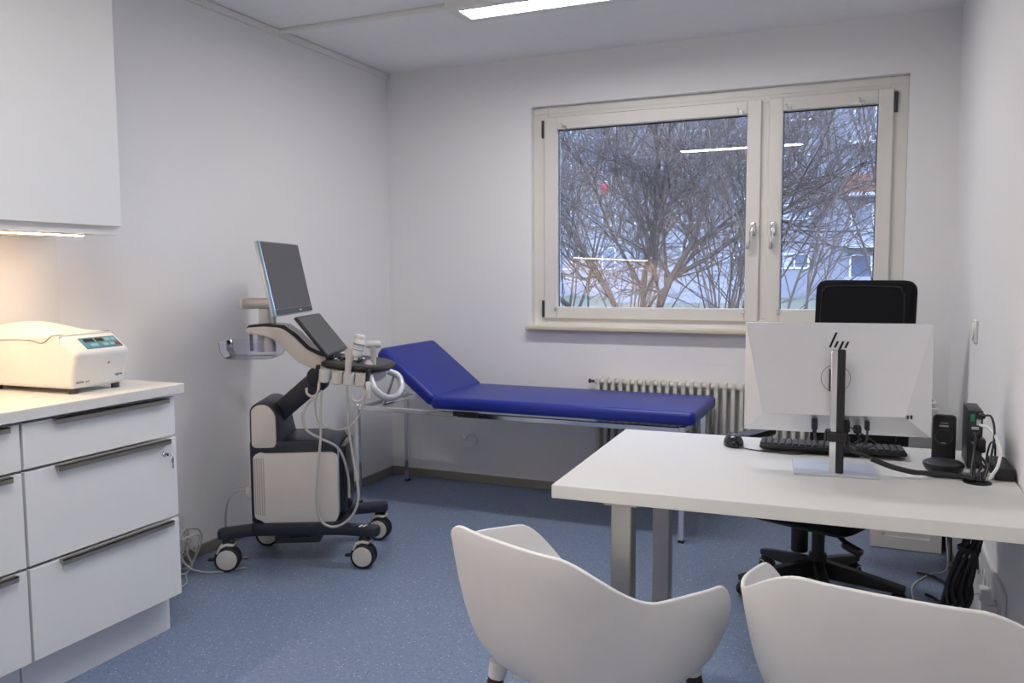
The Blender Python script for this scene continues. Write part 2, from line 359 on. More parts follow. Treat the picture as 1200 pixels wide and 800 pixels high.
# centrifuge
t = thing('centrifuge', 'white benchtop centrifuge with teal control panel on worktop', 'centrifuge', (-2.368, 1.985, .911), 2)
prof = rpoly([(-.42, .016), (-.012, .016), (.022, .135), (-.055, .192), (-.12, .196), (-.42, .175)], .014, 4)
prof = [(a, b) for a, b in prof]
hw = .110
def loftbody(): 
    return prism(prof, -hw, hw, 'y', .016, 3)
obj('body', loftbody(), 'centri', t)
def lid():
    bm = bmesh.new(); rows = []
    nu, nv = 18, 14
    for i in range(nu + 1):
        uu = -.41 + (.358) * i / nu; row = []
        for j in range(nv + 1):
            vv = -1 + 2 * j / nv
            s = i / nu
            crown = .046 * (1 - abs(vv) ** 2.6) * math.sin(min(1, max(0, (1 - s) * 1.25 + .02)) ** .7 * math.pi / 2) * (0.55 + .45 * math.sin(math.pi * min(1, s + .25)))
            base = .182 + .0095 * s - .016 * max(0, abs(vv) - .7) / .3 * (1 - s)
            row.append(bm.verts.new((uu, vv * hw * 1.005, base + crown)))
        rows.append(row)
    for a, b in zip(rows, rows[1:]):
        for j in range(nv): bm.faces.new((a[j], b[j], b[j + 1], a[j + 1]))
    geo = bmesh.ops.extrude_face_region(bm, geom=bm.faces[:])
    vs = [g for g in geo['geom'] if isinstance(g, bmesh.types.BMVert)]
    bmesh.ops.translate(bm, verts=vs, vec=(0, 0, -.022))
    bmesh.ops.recalc_face_normals(bm, faces=bm.faces); return bm
obj('lid', lid(), 'centri', t, 50)
obj('seam', tube([(-.42, -hw - .001, .170), (-.2, -hw - .001, .176), (-.13, -hw - .001, .166), (-.085, -hw - .001, .190), (-.07, -hw * .9, .1935), (-.058, 0, .1945), (-.062, hw * .9, .195)], .0012, 5, 4), 'wood_dark', t)
# panel frame on the sloped face: from (.022,.135) to (-.055,.192)
sl = Vector((-.077, 0, .057)).normalized(); nrm = Vector((.057, 0, .077)).normalized(); pc = Vector((-.014, .018, .1625)) + nrm * .0008
M = Matrix(((0, sl.x, nrm.x, pc.x), (1, sl.y, nrm.y, pc.y), (0, sl.z, nrm.z, pc.z), (0, 0, 0, 1)))
cp = obj('control_panel', xf(box(-.072, .072, -.027, .027, -.002, .0015), M), 'teal', t, 0)
for (x0, x1, y0, y1, m) in ((-.060, -.022, .004, .020, 'display_dark'), (-.012, .016, .004, .020, 'display_dark')):
    obj('display', xf(box(x0, x1, y0, y1, .001, .0026), M), m, cp, 0)
for x0, x1, y0, y1 in ((-.05, -.02, -.020, -.006), (.0, .022, -.020, -.006), (.028, .046, -.020, -.006), (.024, .044, .004, .018), (.048, .064, .004, .018)):
    obj('button', xf(box(x0, x1, y0, y1, .001, .0028, .0005), M), 'button', cp, 0)
obj('button', xf(box(.050, .068, -.021, -.008, .001, .003, .0005), M), 'red', cp, 0)
fn = Vector((.961, 0, -.275)); fu = Vector((.275, 0, .961)); 
def FM(y, s): 
    p = Vector((-.012, y, .016)) + fu * s + fn * .0006
    return Matrix(((0, fu.x, fn.x, p.x), (1, fu.y, fn.y, p.y), (0, fu.z, fn.z, p.z), (0, 0, 0, 1)))
obj('warning_mark', xf(join(box(-.004, .004, -.004, .004, -.001, .0005), ), FM(.026, .082) @ RZ(20)), 'yellow', t, 0)
obj('lettering', xf(textbm('SIGMA  2-7', .011), FM(-.068, .022)), 'text_dark', t, 0)
obj('maker_mark', xf(textbm('sigma', .014), FM(.076, .036)), 'text_blue', t, 0)
for x in (-.38, -.03):
    for y in (-.085, .085): obj('foot', cyl((x, y, 0), (x, y, .018), .014, n=14), 'darkgrey', t)

# ------------------------------------------------------------------ examination couch
t = thing('examination_couch', 'blue vinyl examination couch on chrome legs with raised head', 'couch', (-1.7, 4.155, 0))
def pad(x0, x1, y0, y1, th):
    bm = box(x0, x1, y0, y1, 0, th)
    bmesh.ops.subdivide_edges(bm, edges=bm.edges[:], cuts=1, use_grid_fill=True)
    bm.free(); return prism(rpoly([(x0, y0), (x1, y0), (x1, y1), (x0, y1)], .035, 5), 0, th, 'z', .022, 4)
o = obj('flat_pad', pad(0, 1.42, -.298, .298, .068), 'vinyl', t); o.location = (-.452, 0, .572)
o = obj('head_pad', pad(-.43, 0, -.298, .298, .068), 'vinyl', t); o.location = (-.455, 0, .582); o.rotation_euler = (0, R(38), 0)
for x in (-.932, .905):
    for y in (-.27, .27):
        lg = obj('leg', box(x - .013, x + .013, y - .013, y + .013, .012, .565, .002), 'chrome', t, 30)
        obj('foot_cap', box(x - .014, x + .014, y - .014, y + .014, 0, .014), 'black', lg, 0)
for y in (-.27, .27): obj('rail', box(-.919, .892, y - .0125, y + .0125, .535, .56, .002), 'chrome', t, 30)
for x in (-.932, .905, -.47): obj('cross_rail', box(x - .012, x + .012, -.257, .257, .535, .56, .002), 'chrome', t, 30)
obj('lock_bracket', join(box(-.30, -.16, -.318, -.303, .548, .572), box(-.27, -.24, -.325, -.30, .545, .56)), 'black', t, 30)
obj('support_stay', join(tube([(-.72, -.2, .76), (-.80, -.2, .56)], .009, 8, 0), tube([(-.72, .2, .76), (-.80, .2, .56)], .009, 8, 0), tube([(-.80, -.2, .56), (-.80, .2, .56)], .009, 8, 0)), 'chrome', t)

# ------------------------------------------------------------------ ultrasound cart
ct = thing('ultrasound_cart', 'ultrasound machine on cream and navy wheeled cart', 'ultrasound machine', (-2.376, 3.057, 0), 26.5)
def hd(bm): return xf(bm, RZ(-6.5))
obj('base', join(prism(rpoly([(-.335, -.225), (-.20, -.175), (.18, -.185), (.36, -.235), (.375, -.165), (.20, -.12), (.20, .12), (.375, .165), (.36, .235), (.18, .185), (-.15, .175), (-.225, .20), (-.25, .14), (-.2, .10), (-.2, -.10), (-.345, -.16)], .03, 4), .142, .186, 'z', .012, 2),
    prism(rpoly([(-.2, -.19), (.2, -.19), (.2, .19), (-.2, .19)], .04, 4), .150, .205, 'z', .012, 2)), 'cart_navy', ct)
obj('stripe_mark', join(*[xf(box(-.004, .004, -.016, .016, 0, .001), T(xx, -.190, .1862) @ RZ(-20)) for xx in (.285, .302)]), 'white_plastic', ct, 0)
obj('under_tray', join(box(-.10, .10, -.16, .10, .105, .145, .004), box(-.03, .06, -.168, -.158, .115, .135)), 'black', ct, 30)
for (x, y, sw) in ((-.297, -.195, 4), (.296, -.195, -10), (.325, .195, -14), (-.205, .15, 10)):
    mm = T(x, y, 0) @ RZ(sw)
    wh = obj('caster', xf(join(box(-.02, .03, -.014, .014, .07, .142, .006), cyl((0, 0, .10), (0, 0, .148), .016, n=14)), mm), 'black', ct)
    def wl(s): return xf(lathe([(0, -.011), (.048, -.011), (.055, -.007), (.0565, 0), (.055, .007), (.048, .011), (0, .011)], 30), mm @ T(0, s * .018, .0565) @ RX(90))
    obj('tyre', join(wl(-1), wl(1)), 'black', wh)
    obj('wheel_disc', join(*[xf(lathe([(0, .0015), (.040, .0015), (.044, 0), (.044, -.003)], 28), mm @ T(0, s * .0295, .0565) @ RX(90 if s < 0 else -90)) for s in (-1, 1)]), 'cart_cream', wh)
    obj('fork_cover', xf(join(prism(rpoly([(-.045, .085), (-.03, .118), (.0, .128), (.035, .122), (.03, .113), (-.0, .117), (-.024, .108), (-.036, .082)], .004, 2), -.030, .030, 'y', .003)), mm), 'cart_cream', wh)
    obj('brake_pedal', xf(box(-.085, -.045, -.012, .012, .048, .060, .004), mm), 'black', wh)
obj('body', join(prism(rpoly([(-.195, .19), (.17, .19), (.185, .24), (.185, .54), (.16, .565), (-.195, .565)], .025, 4), -.155, .155, 'y', .014, 2), box(-.205, -.16, -.14, .14, .19, .565, .012, 2)), 'cart_navy', ct)
for s in (-1, 1):
    pn = obj('side_panel', prism(rpoly([(-.182, .225), (-.150, .212), (-.135, .197), (.165, .197), (.186, .222), (.188, .50), (.165, .516), (-.135, .514), (-.150, .520), (-.182, .505)], .022, 5), s * .155, s * .176, 'y', .006, 2), 'cart_cream', ct)
    for i in range(5): obj('vent_slot', box(-.176 + i * .0095, -.1715 + i * .0095, s * .1755, s * .1772, .245 - .002 * i, .495), 'slot', pn, 0)
obj('front_shell', prism(rpoly([(.183, -.15), (.215, -.13), (.225, 0), (.215, .13), (.183, .15)], .02, 4), .23, .535, 'z', .01, 2), 'black_gloss', ct)
obj('edge_band', box(.184, .190, -.162, -.150, .24, .525, .003), 'blueedge', ct)
obj('rear_socket', join(box(-.215, -.20, -.12, -.06, .30, .36, .003), box(-.235, -.212, -.105, -.075, .315, .345, .003)), 'cart_cream', ct)
col_poly = rpoly([(-.202, .40), (-.199, .71), (-.165, .738), (-.115, .736), (-.074, .69), (-.068, .62), (-.055, .57), (-.05, .40)], .03, 5)
cl = obj('column', prism(col_poly, -.145, .145, 'y', .01, 2), 'cart_navy', ct)
for s in (-1, 1): obj('column_cover', prism(rpoly([(-.190, .536), (-.188, .708), (-.160, .728), (-.118, .726), (-.083, .686), (-.082, .536)], .025, 5), s * .143, s * .158, 'y', .005, 2), 'cart_cream', cl)
obj('lift_arm', join(prism(rpoly([(-.175, .66), (.06, .862), (.115, .885), (.135, .83), (.118, .775), (.07, .755), (-.095, .615)], .02, 4), -.05, .05, 'y', .008, 2), cyl((.085, -.058, .835), (.085, .058, .835), .048, n=24, bev=.005)), 'cart_navy', ct)
nk_lo = [(-.222, 1.035), (-.155, 1.028), (-.105, 1.012), (-.055, .965), (.0, .908), (.055, .880), (.12, .866), (.24, .862)]
nk_hi = [(-.222, 1.062), (-.145, 1.068), (-.065, 1.060), (-.01, 1.02), (.045, .962), (.11, .930), (.24, .905)]
nk = obj('neck', prism(rpoly(nk_lo + nk_hi[::-1], .02, 3), -.07, .07, 'y', .006, 2), 'cart_cream', ct)
top = nk_hi; obj('neck_cover', prism([(a - .002, b - .006) for a, b in top] + [(a + .012, b + .012) for a, b in top[::-1]], -.064, .064, 'y', .003), 'black_gloss', nk)
# translucent bin round the post
bin_o = rpoly([(-.34, -.13), (-.08, -.13), (-.07, .13), (-.34, .13)], .06, 5)
def bowl():
    bm = bmesh.new(); rings = []
    for z, s in ((.998, 1.0), (.955, .96), (.928, .85), (.922, .70)):
        rings.append([bm.verts.new((-.205 + (a + .205) * s, b * s, z)) for a, b in bin_o])
    n = len(bin_o)
    for a, b in zip(rings, rings[1:]):
        for j in range(n): bm.faces.new((a[j], a[(j + 1) % n], b[(j + 1) % n], b[j]))
    bm.faces.new(rings[-1]); bmesh.ops.recalc_face_normals(bm, faces=bm.faces); return bm
obj('tray', bowl(), 'tray_plastic', ct)
obj('tray_collar', lathe([(.046, .95), (.048, 1.04)], 24, T(-.175, 0, 0)), 'tray_plastic', ct)
obj('post', join(cyl((-.147, 0, .95), (-.147, 0, 1.075), .040, n=24), cyl((-.147, 0, 1.07), (-.147, 0, 1.145), .031, n=24, bev=.003), box(-.125, -.105, -.02, .02, 1.075, 1.14, .004)), 'cart_grey', ct)
obj('post_ring', lathe([(.036, 1.058), (.052, 1.06), (.052, 1.074), (.036, 1.076)], 24, T(-.147, 0, 0)), 'black', ct)
ma = obj('monitor_arm', hd(join(prism(rpoly([(-.255, -.045), (-.08, -.055), (-.06, .05), (-.255, .04)], .025, 4), 1.145, 1.192, 'z', .008, 2), box(-.09, -.055, -.05, .05, 1.128, 1.21, .006))), 'arm_metal', ct)
obj('arm_end_cap', hd(cyl((-.235, -.01, 1.142), (-.235, -.01, 1.196), .032, n=20, bev=.006)), 'cart_cream', ma)
mt = T(-.045, 0, 1.282) @ RZ(-6.5) @ RY(-11.6)
mo = obj('monitor', xf(box(-.024, 0, -.258, .258, -.165, .165, .006, 2), mt), 'silver', ct)
obj('screen', xf(box(-.002, .0015, -.252, .252, -.135, .160, .001), mt), 'screen', mo, 0)
obj('bezel', xf(box(-.002, .002, -.252, .252, -.160, -.136, .001), mt), 'darkgrey', mo, 0)
obj('edge_trim', xf(box(-.012, -.001, -.2595, -.256, -.162, .162, .001), mt), 'blueedge', mo, 0)
obj('brand_mark', xf(box(.0015, .0025, .06, .09, -.152, -.146), mt), 'cart_grey', mo, 0)
tm = T(.107, .005, 1.031) @ RZ(-6.5) @ RY(-38.8)
tp = obj('touch_panel', xf(box(-.016, 0, -.175, .175, -.112, .108, .005, 2), tm), 'black', ct)
obj('touch_screen', xf(box(-.002, .0012, -.168, .168, -.104, .102, .001), tm), 'screen', tp, 0)
obj('panel_hinge', hd(cyl((.155, -.06, .925), (.155, .06, .925), .02, n=16, bev=.003)), 'black', ct)
cm = T(.285, .0, .888) @ RZ(-6.5) @ RY(6)
cs = obj('console', xf(prism(rpoly([(-.155, -.18), (.0, -.215), (.085, -.19), (.14, -.10), (.14, .10), (.085, .19), (.0, .215), (-.155, .18)], .05, 5), -.010, .012, 'z', .008, 2), cm), 'black', ct)
obj('key_deck', xf(prism(rpoly([(-.142, -.168), (.0, -.20), (.075, -.175), (.125, -.09), (.125, .09), (.075, .175), (.0, .20), (-.142, .168)], .05, 5), .0115, .0145, 'z', .001), cm), 'darkgrey', cs)
for i in range(5):
    for j in range(3): obj('knob', xf(cyl((-.10 + i * .025, -.10 + j * .05, .016), (-.10 + i * .025, -.10 + j * .05, .028), .008, n=12, bev=.002), cm), 'darkgrey' if (i + j) % 3 else 'chrome', cs)
obj('trackball', xf(lathe([(0, .035), (.012, .032), (.02, .024), (.024, .014)], 18), cm @ T(.05, -.09, 0)), 'white_plastic', cs)
obj('under_console', xf(prism(rpoly([(-.13, -.17), (.05, -.17), (.10, -.08), (.10, .08), (.05, .17), (-.13, .17)], .04, 4), -.062, -.013, 'z', .008, 2), cm), 'cart_grey', cs)
for i, x in enumerate((-.115, -.055, -.005, .045)):
    obj('probe_holder', xf(lathe([(.018, -.07), (.024, -.066), (.024, -.014), (.019, -.014), (.019, -.06), (0, -.06)], 20), cm @ T(x, -.215 - (.01 if i in (1, 2) else 0), 0)), 'cart_grey' if i % 2 == 0 else 'cart_cream', cs)
for x in (-.147, .075): obj('holder_clip', xf(box(x - .007, x + .007, -.225, -.195, -.08, .004, .003), cm), 'black', cs)
obj('handle', xf(tube([(.075, -.17, -.03), (.095, -.205, -.055), (.125, -.215, -.09), (.165, -.19, -.112), (.195, -.14, -.105), (.200, -.08, -.07), (.175, -.05, -.03), (.13, -.05, -.015)], .015, 12), cm), 'handle_grey', cs)
obj('grip_tab', xf(box(.062, .084, -.232, -.219, -.130, -.055, .006, 2), cm @ RY(-8)), 'white_plastic', cs)
for x in (-.175, .025):
    obj('cable_hook', xf(tube([(x + .04, -.215, -.06), (x + .04, -.225, -.115), (x + .02, -.228, -.135), (x - .005, -.228, -.125), (x - .01, -.228, -.10)], .006, 8), cm), 'cart_cream', cs)
# probes and gel bottle held in the console
def W(u_, w_, z_):
    a = R(26.5); return Vector((-2.376 + u_ * math.cos(a) - w_ * math.sin(a), 3.057 + u_ * math.sin(a) + w_ * math.cos(a), z_))
def pw(l): return [W(*p) for p in l]
t = tag(obj('ultrasound_probe', join(tube(pw([(.262, -.232, .975), (.257, -.232, .94), (.25, -.232, .89), (.247, -.232, .84)]), [.021, .010], 14), xf(box(-.024, .024, -.015, .015, -.018, .018, .010, 3), T(*W(.262, -.232, .96)))), 'cart_cream'), 'cream ultrasound probe hanging at console front with long cable', 'ultrasound probe', 'ultrasound probes')
obj('cable', tube(pw([(.247, -.232, .84), (.245, -.235, .76), (.25, -.24, .62), (.275, -.245, .44), (.285, -.25, .34), (.265, -.25, .265), (.215, -.25, .215), (.16, -.25, .205), (.118, -.25, .24), (.105, -.25, .33), (.115, -.25, .47), (.128, -.245, .60), (.130, -.24, .72), (.135, -.23, .80)]), .0055, 8), 'cable_grey', t)
t = tag(obj('ultrasound_probe', join(tube(pw([(.345, -.10, .985), (.345, -.10, .965), (.345, -.10, .93), (.343, -.10, .89)]), [.016, .012], 12), xf(lathe([(0, -.034), (.012, -.033), (.016, -.024), (.016, .024), (.012, .033), (0, .034)], 16), T(*W(.345, -.10, .985)) @ RZ(26.5) @ RY(90))), 'cart_grey'), 'grey T-shaped ultrasound probe standing on the console', 'ultrasound probe', 'ultrasound probes')
obj('cable', tube(pw([(.343, -.10, .89), (.343, -.14, .86), (.33, -.235, .80), (.30, -.24, .70), (.25, -.24, .64), (.19, -.235, .63), (.12, -.23, .66), (.105, -.23, .74), (.12, -.225, .80)]), .0045, 8), 'cable_grey', t)
t = tag(obj('probe_cable', tube(pw([(.10, -.235, .765), (.075, -.24, .74), (.055, -.245, .69), (.07, -.245, .63), (.13, -.24, .59), (.19, -.23, .555), (.215, -.2, .50), (.228, -.15, .40), (.228, -.13, .30)]), .0055, 8), 'cable_grey'), 'grey looped lead hung on the cart hook beside the column', 'cable')
gb = thing('gel_bottle', 'white printed gel bottle upside down at the ultrasound console', 'bottle', W(.282, -.235, .93), 26.5)
gm = RY(14) 
obj('bottle', xf(lathe([(0, 0), (.008, 0), (.010, .012), (.022, .022), (.0245, .030), (.0245, .092), (.023, .094), (0, .094)], 22), gm), 'white_plastic', gb)
obj('label_print', xf(join(lathe([(.0246, .065), (.0248, .066), (.0248, .073), (.0246, .074)], 22), lathe([(.0246, .056), (.0248, .0565), (.0248, .059), (.0246, .0595)], 22), lathe([(.0246, .044), (.0248, .0445), (.0248, .048), (.0246, .0485)], 22)), gm), 'print_grey', gb)
obj('cap', xf(lathe([(0, .0942), (.0225, .0942), (.0235, .098), (.0235, .108), (.022, .111), (0, .111)], 22), gm), 'white_plastic', gb)
# mains lead of the cart and coil behind the drawers
tag(obj('mains_lead', tube([W(-.235, -.09, .33), W(-.27, -.09, .335), W(-.33, -.06, .27), W(-.36, 0, .14), W(-.36, .03, .02), W(-.33, -.02, .006), W(-.25, -.05, .006)], .0045, 8), 'cable_grey'), 'grey mains lead curving from the cart to the floor', 'cable')
random.seed(4)
pts = []
cx, cy = -2.70, 2.60
for i in range(44):
    a = i * .62; k = .075 + .03 * math.sin(i * 1.7)
    pts.append((cx + .035 * math.cos(a * .9) + .02 * math.sin(i), cy + k * math.cos(a), .098 + k * math.sin(a) * 1.15 + .0))
pts = [(p[0], p[1], max(.008, p[2])) for p in pts]
pts += [(cx + .02, cy + .03, .05), (cx + .06, cy + .08, .007), (cx + .14, cy + .12, .006), (cx + .20, cy + .20, .006)]
t = tag(obj('cable_coil', tube(pts, .0045, 6, 5), 'cable_grey'), 'tangled coil of grey cable on floor behind the drawers', 'cable')
obj('loose_loop', tube([(cx - .03, cy - .07, .12), (cx, cy + .02, .185), (cx + .01, cy + .10, .19), (cx + .01, cy + .14, .14), (cx + .01, cy + .10, .06), (cx + .02, cy + .03, .006), (cx + .10, cy - .05, .006), (cx + .12, cy - .16, .006)], .004, 6), 'cable_grey', t)

# ------------------------------------------------------------------ desk
dk = thing('desk', 'white-topped desk with brushed steel legs', 'desk', (-.757, 2.012, 0), 2.0)
obj('desktop', prism([(0, 0), (1.1305, 0), (1.1595, .83), (0, .83)], .704, .740, 'z', .0015), 'desk', dk, 0)
for y in (.10, .66): obj('leg', box(.135, .192, y, y + .06, 0, .676, .003), 'steel', dk, 30)
obj('leg_rail', join(box(.135, .192, .16, .66, .646, .676, .002), box(.12, .21, .08, .74, .676, .7035, .001)), 'steel', dk, 30)
obj('cross_beam', box(.192, 1.09, .52, .56, .65, .7035, .002), 'steel', dk, 30)
obj('wall_bracket', box(1.06, 1.105, .30, .80, .664, .7035, .002), 'steel', dk, 30)
obj('cable_grommet', join(lathe([(.026, .7402), (.034, .7402), (.034, .7425), (.026, .7425)], 24, T(1.05, .405, 0)), lathe([(0, .7403), (.026, .7403), (.026, .7408), (0, .7408)], 24, T(1.05, .405, 0))), 'black', dk)

# monitor (back view)
DZ = .7401
t = thing('computer_monitor', 'silver computer monitor with dark logo seen from behind', 'monitor', (-.072, 2.43, DZ), 6)
obj('stand_base', box(-.110, .110, -.055, .125, 0, .006, .002), 'silver', t, 30)
obj('stand_base_plate', box(-.1085, .1085, -.0535, .1235, .0058, .0068), 'monitor_silver', t, 30)
sc = obj('stand_column', prism(rpoly([(-.038, .005), (-.008, .005), (.012, .34), (-.018, .345)], .004, 2), -.018, .0, 'x', .002), 'chrome', t, 30)
obj('column_back', prism(rpoly([(-.0385, .005), (-.0085, .005), (.0115, .342), (-.0185, .347)], .004, 2), .0, .019, 'x', .003), 'black', sc, 30)
def mon_back():
    bm = bmesh.new(); w2, hh = .247, .312; z0 = .105
    d0, d1 = .042, .0
    tl = (-w2, d0, z0 + hh); tr = (w2, d0, z0 + hh); bl = (-w2, d0, z0); br = (w2, d0, z0)
    it = .006
    a = (-w2 + .003, d0 - .004, z0 + hh - .002); b = (w2 - .003, d0 - .004, z0 + hh - .002)
    c = (w2 - .072, d1, z0 + .058); d = (-w2 + .050, d1, z0 + .052)
    ft = [(p[0], p[1] + .010, p[2]) for p in (tl, tr, br, bl)]
    vs = {k: bm.verts.new(v) for k, v in dict(tl=tl, tr=tr, br=br, bl=bl, a=a, b=b, c=c, d=d, ftl=ft[0], ftr=ft[1], fbr=ft[2], fbl=ft[3]).items()}
    for q in ('a b c d', 'tl tr b a', 'tl a d bl', 'b tr br c', 'd c br bl', 'tl ftl ftr tr', 'tr ftr fbr br', 'br fbr fbl bl', 'bl fbl ftl tl', 'ftl fbl fbr ftr'):
        bm.faces.new([vs[k] for k in q.split()])
    bmesh.ops.recalc_face_normals(bm, faces=bm.faces); return bm
MT = T(0.0, .0, 0) @ RX(-3)
mb = obj('back_shell', xf(mon_back(), MT), 'monitor_silver', t, 0)
obj('screen', xf(box(-.244, .244, .0525, .0545, .108, .414), MT), 'black_gloss', t, 0)
def onback(bm): return xf(bm, MT)
def ysurf(z):   # central facet depth at height z
    k = (z - .16) / (.415 - .16); return .038 * max(0, k)
def bar(x0, z0, x1, z1, wd):
    y = min(ysurf(z0), ysurf(z1)); yy = max(ysurf(z0), ysurf(z1))
    bm = bmesh.new()
    vs = [bm.verts.new((x, ysurf(z) - .0012, z)) for x, z in ((x0 - wd / 2, z0), (x0 + wd / 2, z0), (x1 + wd / 2, z1), (x1 - wd / 2, z1))]
    bm.faces.new(vs); bmesh.ops.solidify(bm, geom=bm.faces[:], thickness=.0012); return bm
k = .00060
def lg(a, b): return ((a - 560) * k + .006, .105 + .312 - (b - 40) * k * 1.0)
obj('logo', onback(join(*[bar(*lg(*p), *lg(*q), .0062) for p, q in (((519, 155), (548, 85)), ((541, 155), (554, 125)), ((549, 195), (578, 125)), ((586, 157), (600, 127)))])), 'black', mb, 0)
obj('vesa_ring', onback(xf(lathe([(.0375, 0), (.0385, .0008), (.0395, 0)], 40), T(-.002, ysurf(.262), .262) @ RX(90 - 8.4))), 'text_dark', mb)
dmd = T(-.197, .0150, .170) @ RX(90) @ RZ(45)
obj('diamond_mark', onback(xf(join(box(-.0075, .0075, -.0075, -.0062, -.001, .004), box(-.0075, .0075, .0062, .0075, -.001, .004), box(-.0075, -.0062, -.0062, .0062, -.001, .004), box(.0062, .0075, -.0062, .0062, -.001, .004)), dmd)), 'text_dark', mb, 0)
obj('vent', onback(join(box(.180, .184, .000, .008, .158, .168), box(.190, .194, .006, .013, .158, .168))), 'black', mb, 0)
obj('tilt_hinge', onback(join(box(-.02, .02, -.012, .02, .225, .29, .003))), 'black', sc)
obj('port_plug', onback(join(box(-.064, -.048, -.016, .014, .118, .150, .003), box(-.062, -.050, -.014, .0, .108, .120, .003))), 'black', mb)
obj('port_plug', onback(join(box(.018, .036, -.016, .014, .116, .148, .003), box(.045, .066, -.012, .016, .112, .135, .006, 2))), 'black', mb)
obj('port_plug', onback(join(box(.074, .086, -.014, .014, .122, .150, .003))), 'black', mb)
obj('cable_clip', box(-.024, .026, -.045, -.012, .094, .120, .004), 'black', sc)
obj('cable', join(tube([(-.056, -.003, .11), (-.050, -.012, .085), (-.036, -.022, .078), (-.030, -.028, .095), (-.026, -.03, .125), (-.012, -.03, .115), (0, -.03, .105)], .0035, 8)), 'darkgrey', t)
obj('cable', join(tube([(.026, -.003, .118), (.03, -.02, .10), (.028, -.035, .085), (.045, -.03, .07), (.085, -.03, .055)], .0045, 8), tube([(.08, -.002, .124), (.078, -.015, .10), (.062, -.03, .08), (.05, -.03, .075)], .003, 8),
    tube([(.02, -.01, .14), (.05, -.02, .125), (.085, -.02, .105), (.10, -.02, .09), (.07, -.025, .078), (.03, -.03, .09)], .002, 6), tube([(.055, 0, .115), (.06, -.02, .10), (.045, -.03, .09)], .004, 6)), 'black', t)

# keyboard
t = thing('keyboard', 'black computer keyboard behind the monitor stand', 'keyboard', (-.094, 2.715, DZ), 3.5)
obj('case', xf(prism(rpoly([(-.21, -.068), (.21, -.068), (.21, .068), (-.21, .068)], .008, 3), .004, .017, 'z', .003), RX(-3) @ T(0, 0, .003)), 'black', t)
kb = bmesh.new()
keys = [(-.2 + .0193 * i + (.006 if i > 13 else 0) + (.004 if i > 16 else 0), -.05 + .0195 * j) for i in range(21) for j in range(6)]
k0 = None
for x, y in keys:
    if k0 is None: k0 = o = obj('key', box(-.008, .008, -.0082, .0082, 0, .007, .0015), 'darkgrey', t)
    else: o = k0.copy(); COL.objects.link(o); o.parent = t
    o.location = (x, y, .019 - math.tan(R(3)) * y); o.rotation_euler = (R(-3), 0, 0)
kb.free()
# mouse
t = thing('computer_mouse', 'black wired mouse near the desk edge', 'mouse', (-.388, 2.70, DZ), 20)
def mouse():
    bm = bmesh.new(); bmesh.ops.create_uvsphere(bm, u_segments=24, v_segments=14, radius=1)
    for v in bm.verts:
        x, y, z = v.co; v.co = (x * (.031 - .003 * y), y * .056, max(0, z * .036 + .004) * (1 - .12 * y) if z > -.3 else 0)
    return bm
obj('shell', mouse(), 'black_gloss', t)
obj('wheel', cyl((-.004, .034, .029), (.004, .034, .029), .008, n=14), 'darkgrey', t)
obj('button_split', box(-.0008, .0008, .012, .052, .018, .0335), 'black', t, 0)
obj('cable', tube([(.0, -.05, .006), (.04, -.08, .003), (.10, -.115, .003), (.15, -.14, .003), (.20, -.13, .003), (.27, -.14, .003), (.34, -.17, .003)], .002, 6), 'black', t)

# desk phone-like device, puck, mini pc, adapter
t = thing('handset_charger', 'upright black handset with small grey buttons beside mini computer', 'handset', (.214, 2.675, DZ), -8)
obj('body', prism(rpoly([(-.031, .0), (.031, .0), (.030, .142), (-.030, .142)], .012, 4), -.012, .012, 'y', .005, 2), 'black', t)
obj('display', join(box(-.012, .012, -.0132, -.0118, .108, .113), box(-.010, .010, -.0132, -.0118, .118, .120), box(-.006, .006, -.0132, -.0118, .060, .062)), 'cable_grey', t, 0)
obj('dial', xf(lathe([(.020, 0), (.022, .0015), (.024, 0)], 24), T(0, -.0122, .078) @ RX(90)), 'darkgrey', t)
t = thing('speaker_puck', 'round black conference puck on desk in front of handset', 'speaker', (.205, 2.545, DZ), 0)
obj('body', lathe([(0, 0), (.034, 0), (.046, .008), (.053, .022), (.052, .028), (.044, .033), (0, .035)], 32), 'black', t)
obj('lead', tube([(-.03, -.035, .006), (-.05, -.055, .003), (-.02, -.075, .003), (.03, -.065, .003), (.075, -.07, .004)], .0022, 6), 'black', t)
t = thing('mini_computer', 'black mini computer standing on edge with cables plugged in', 'computer', (.288, 2.625, DZ), 0)
obj('case', box(-.0185, .0185, 0, .150, 0, .166, .004, 2), 'black', t)
obj('rear_plate', box(-.016, .016, -.001, .001, .006, .160), 'darkgrey', t, 0)
obj('port', box(-.013, -.003, -.004, 0, .135, .155, .001), 'green', t, 0)
obj('port', join(box(-.010, .008, -.004, 0, .112, .120, .001), box(.002, .012, -.006, 0, .125, .142, .001)), 'silver', t, 0)
for j, (z, x) in enumerate(((.155, .012), (.10, .0), (.075, -.004), (.05, .004), (.03, .008))): obj('plug', box(x - .008, x + .008, -.032, 0, z - .007, z + .007, .003), 'black', t)
obj('plug', box(-.006, .022, -.05, -.01, .055, .095, .006, 2), 'black', t)
gx, gy = .282, 2.453
def cab(name, p, rad, m, label, par=None):
    o = obj(name, tube(p, rad, 8), m, par); 
    if label: tag(o, label, 'cable')
    return o
cab('thin_cord', [(.299, 2.598, DZ + .155), (.318, 2.57, DZ + .16), (.323, 2.53, DZ + .12), (.310, 2.49, DZ + .05), (gx + .012, gy, DZ + .01)], .003, 'black', 'thin black cord dropping from the mini computer top port')
cab('network_cable', [(.297, 2.60, DZ + .13), (.315, 2.55, DZ + .128), (.333, 2.50, DZ + .09), (.327, 2.475, DZ + .045), (.306, 2.46, DZ + .01)], .0042, 'white_plastic', 'white network cable arching from mini computer to desk grommet')
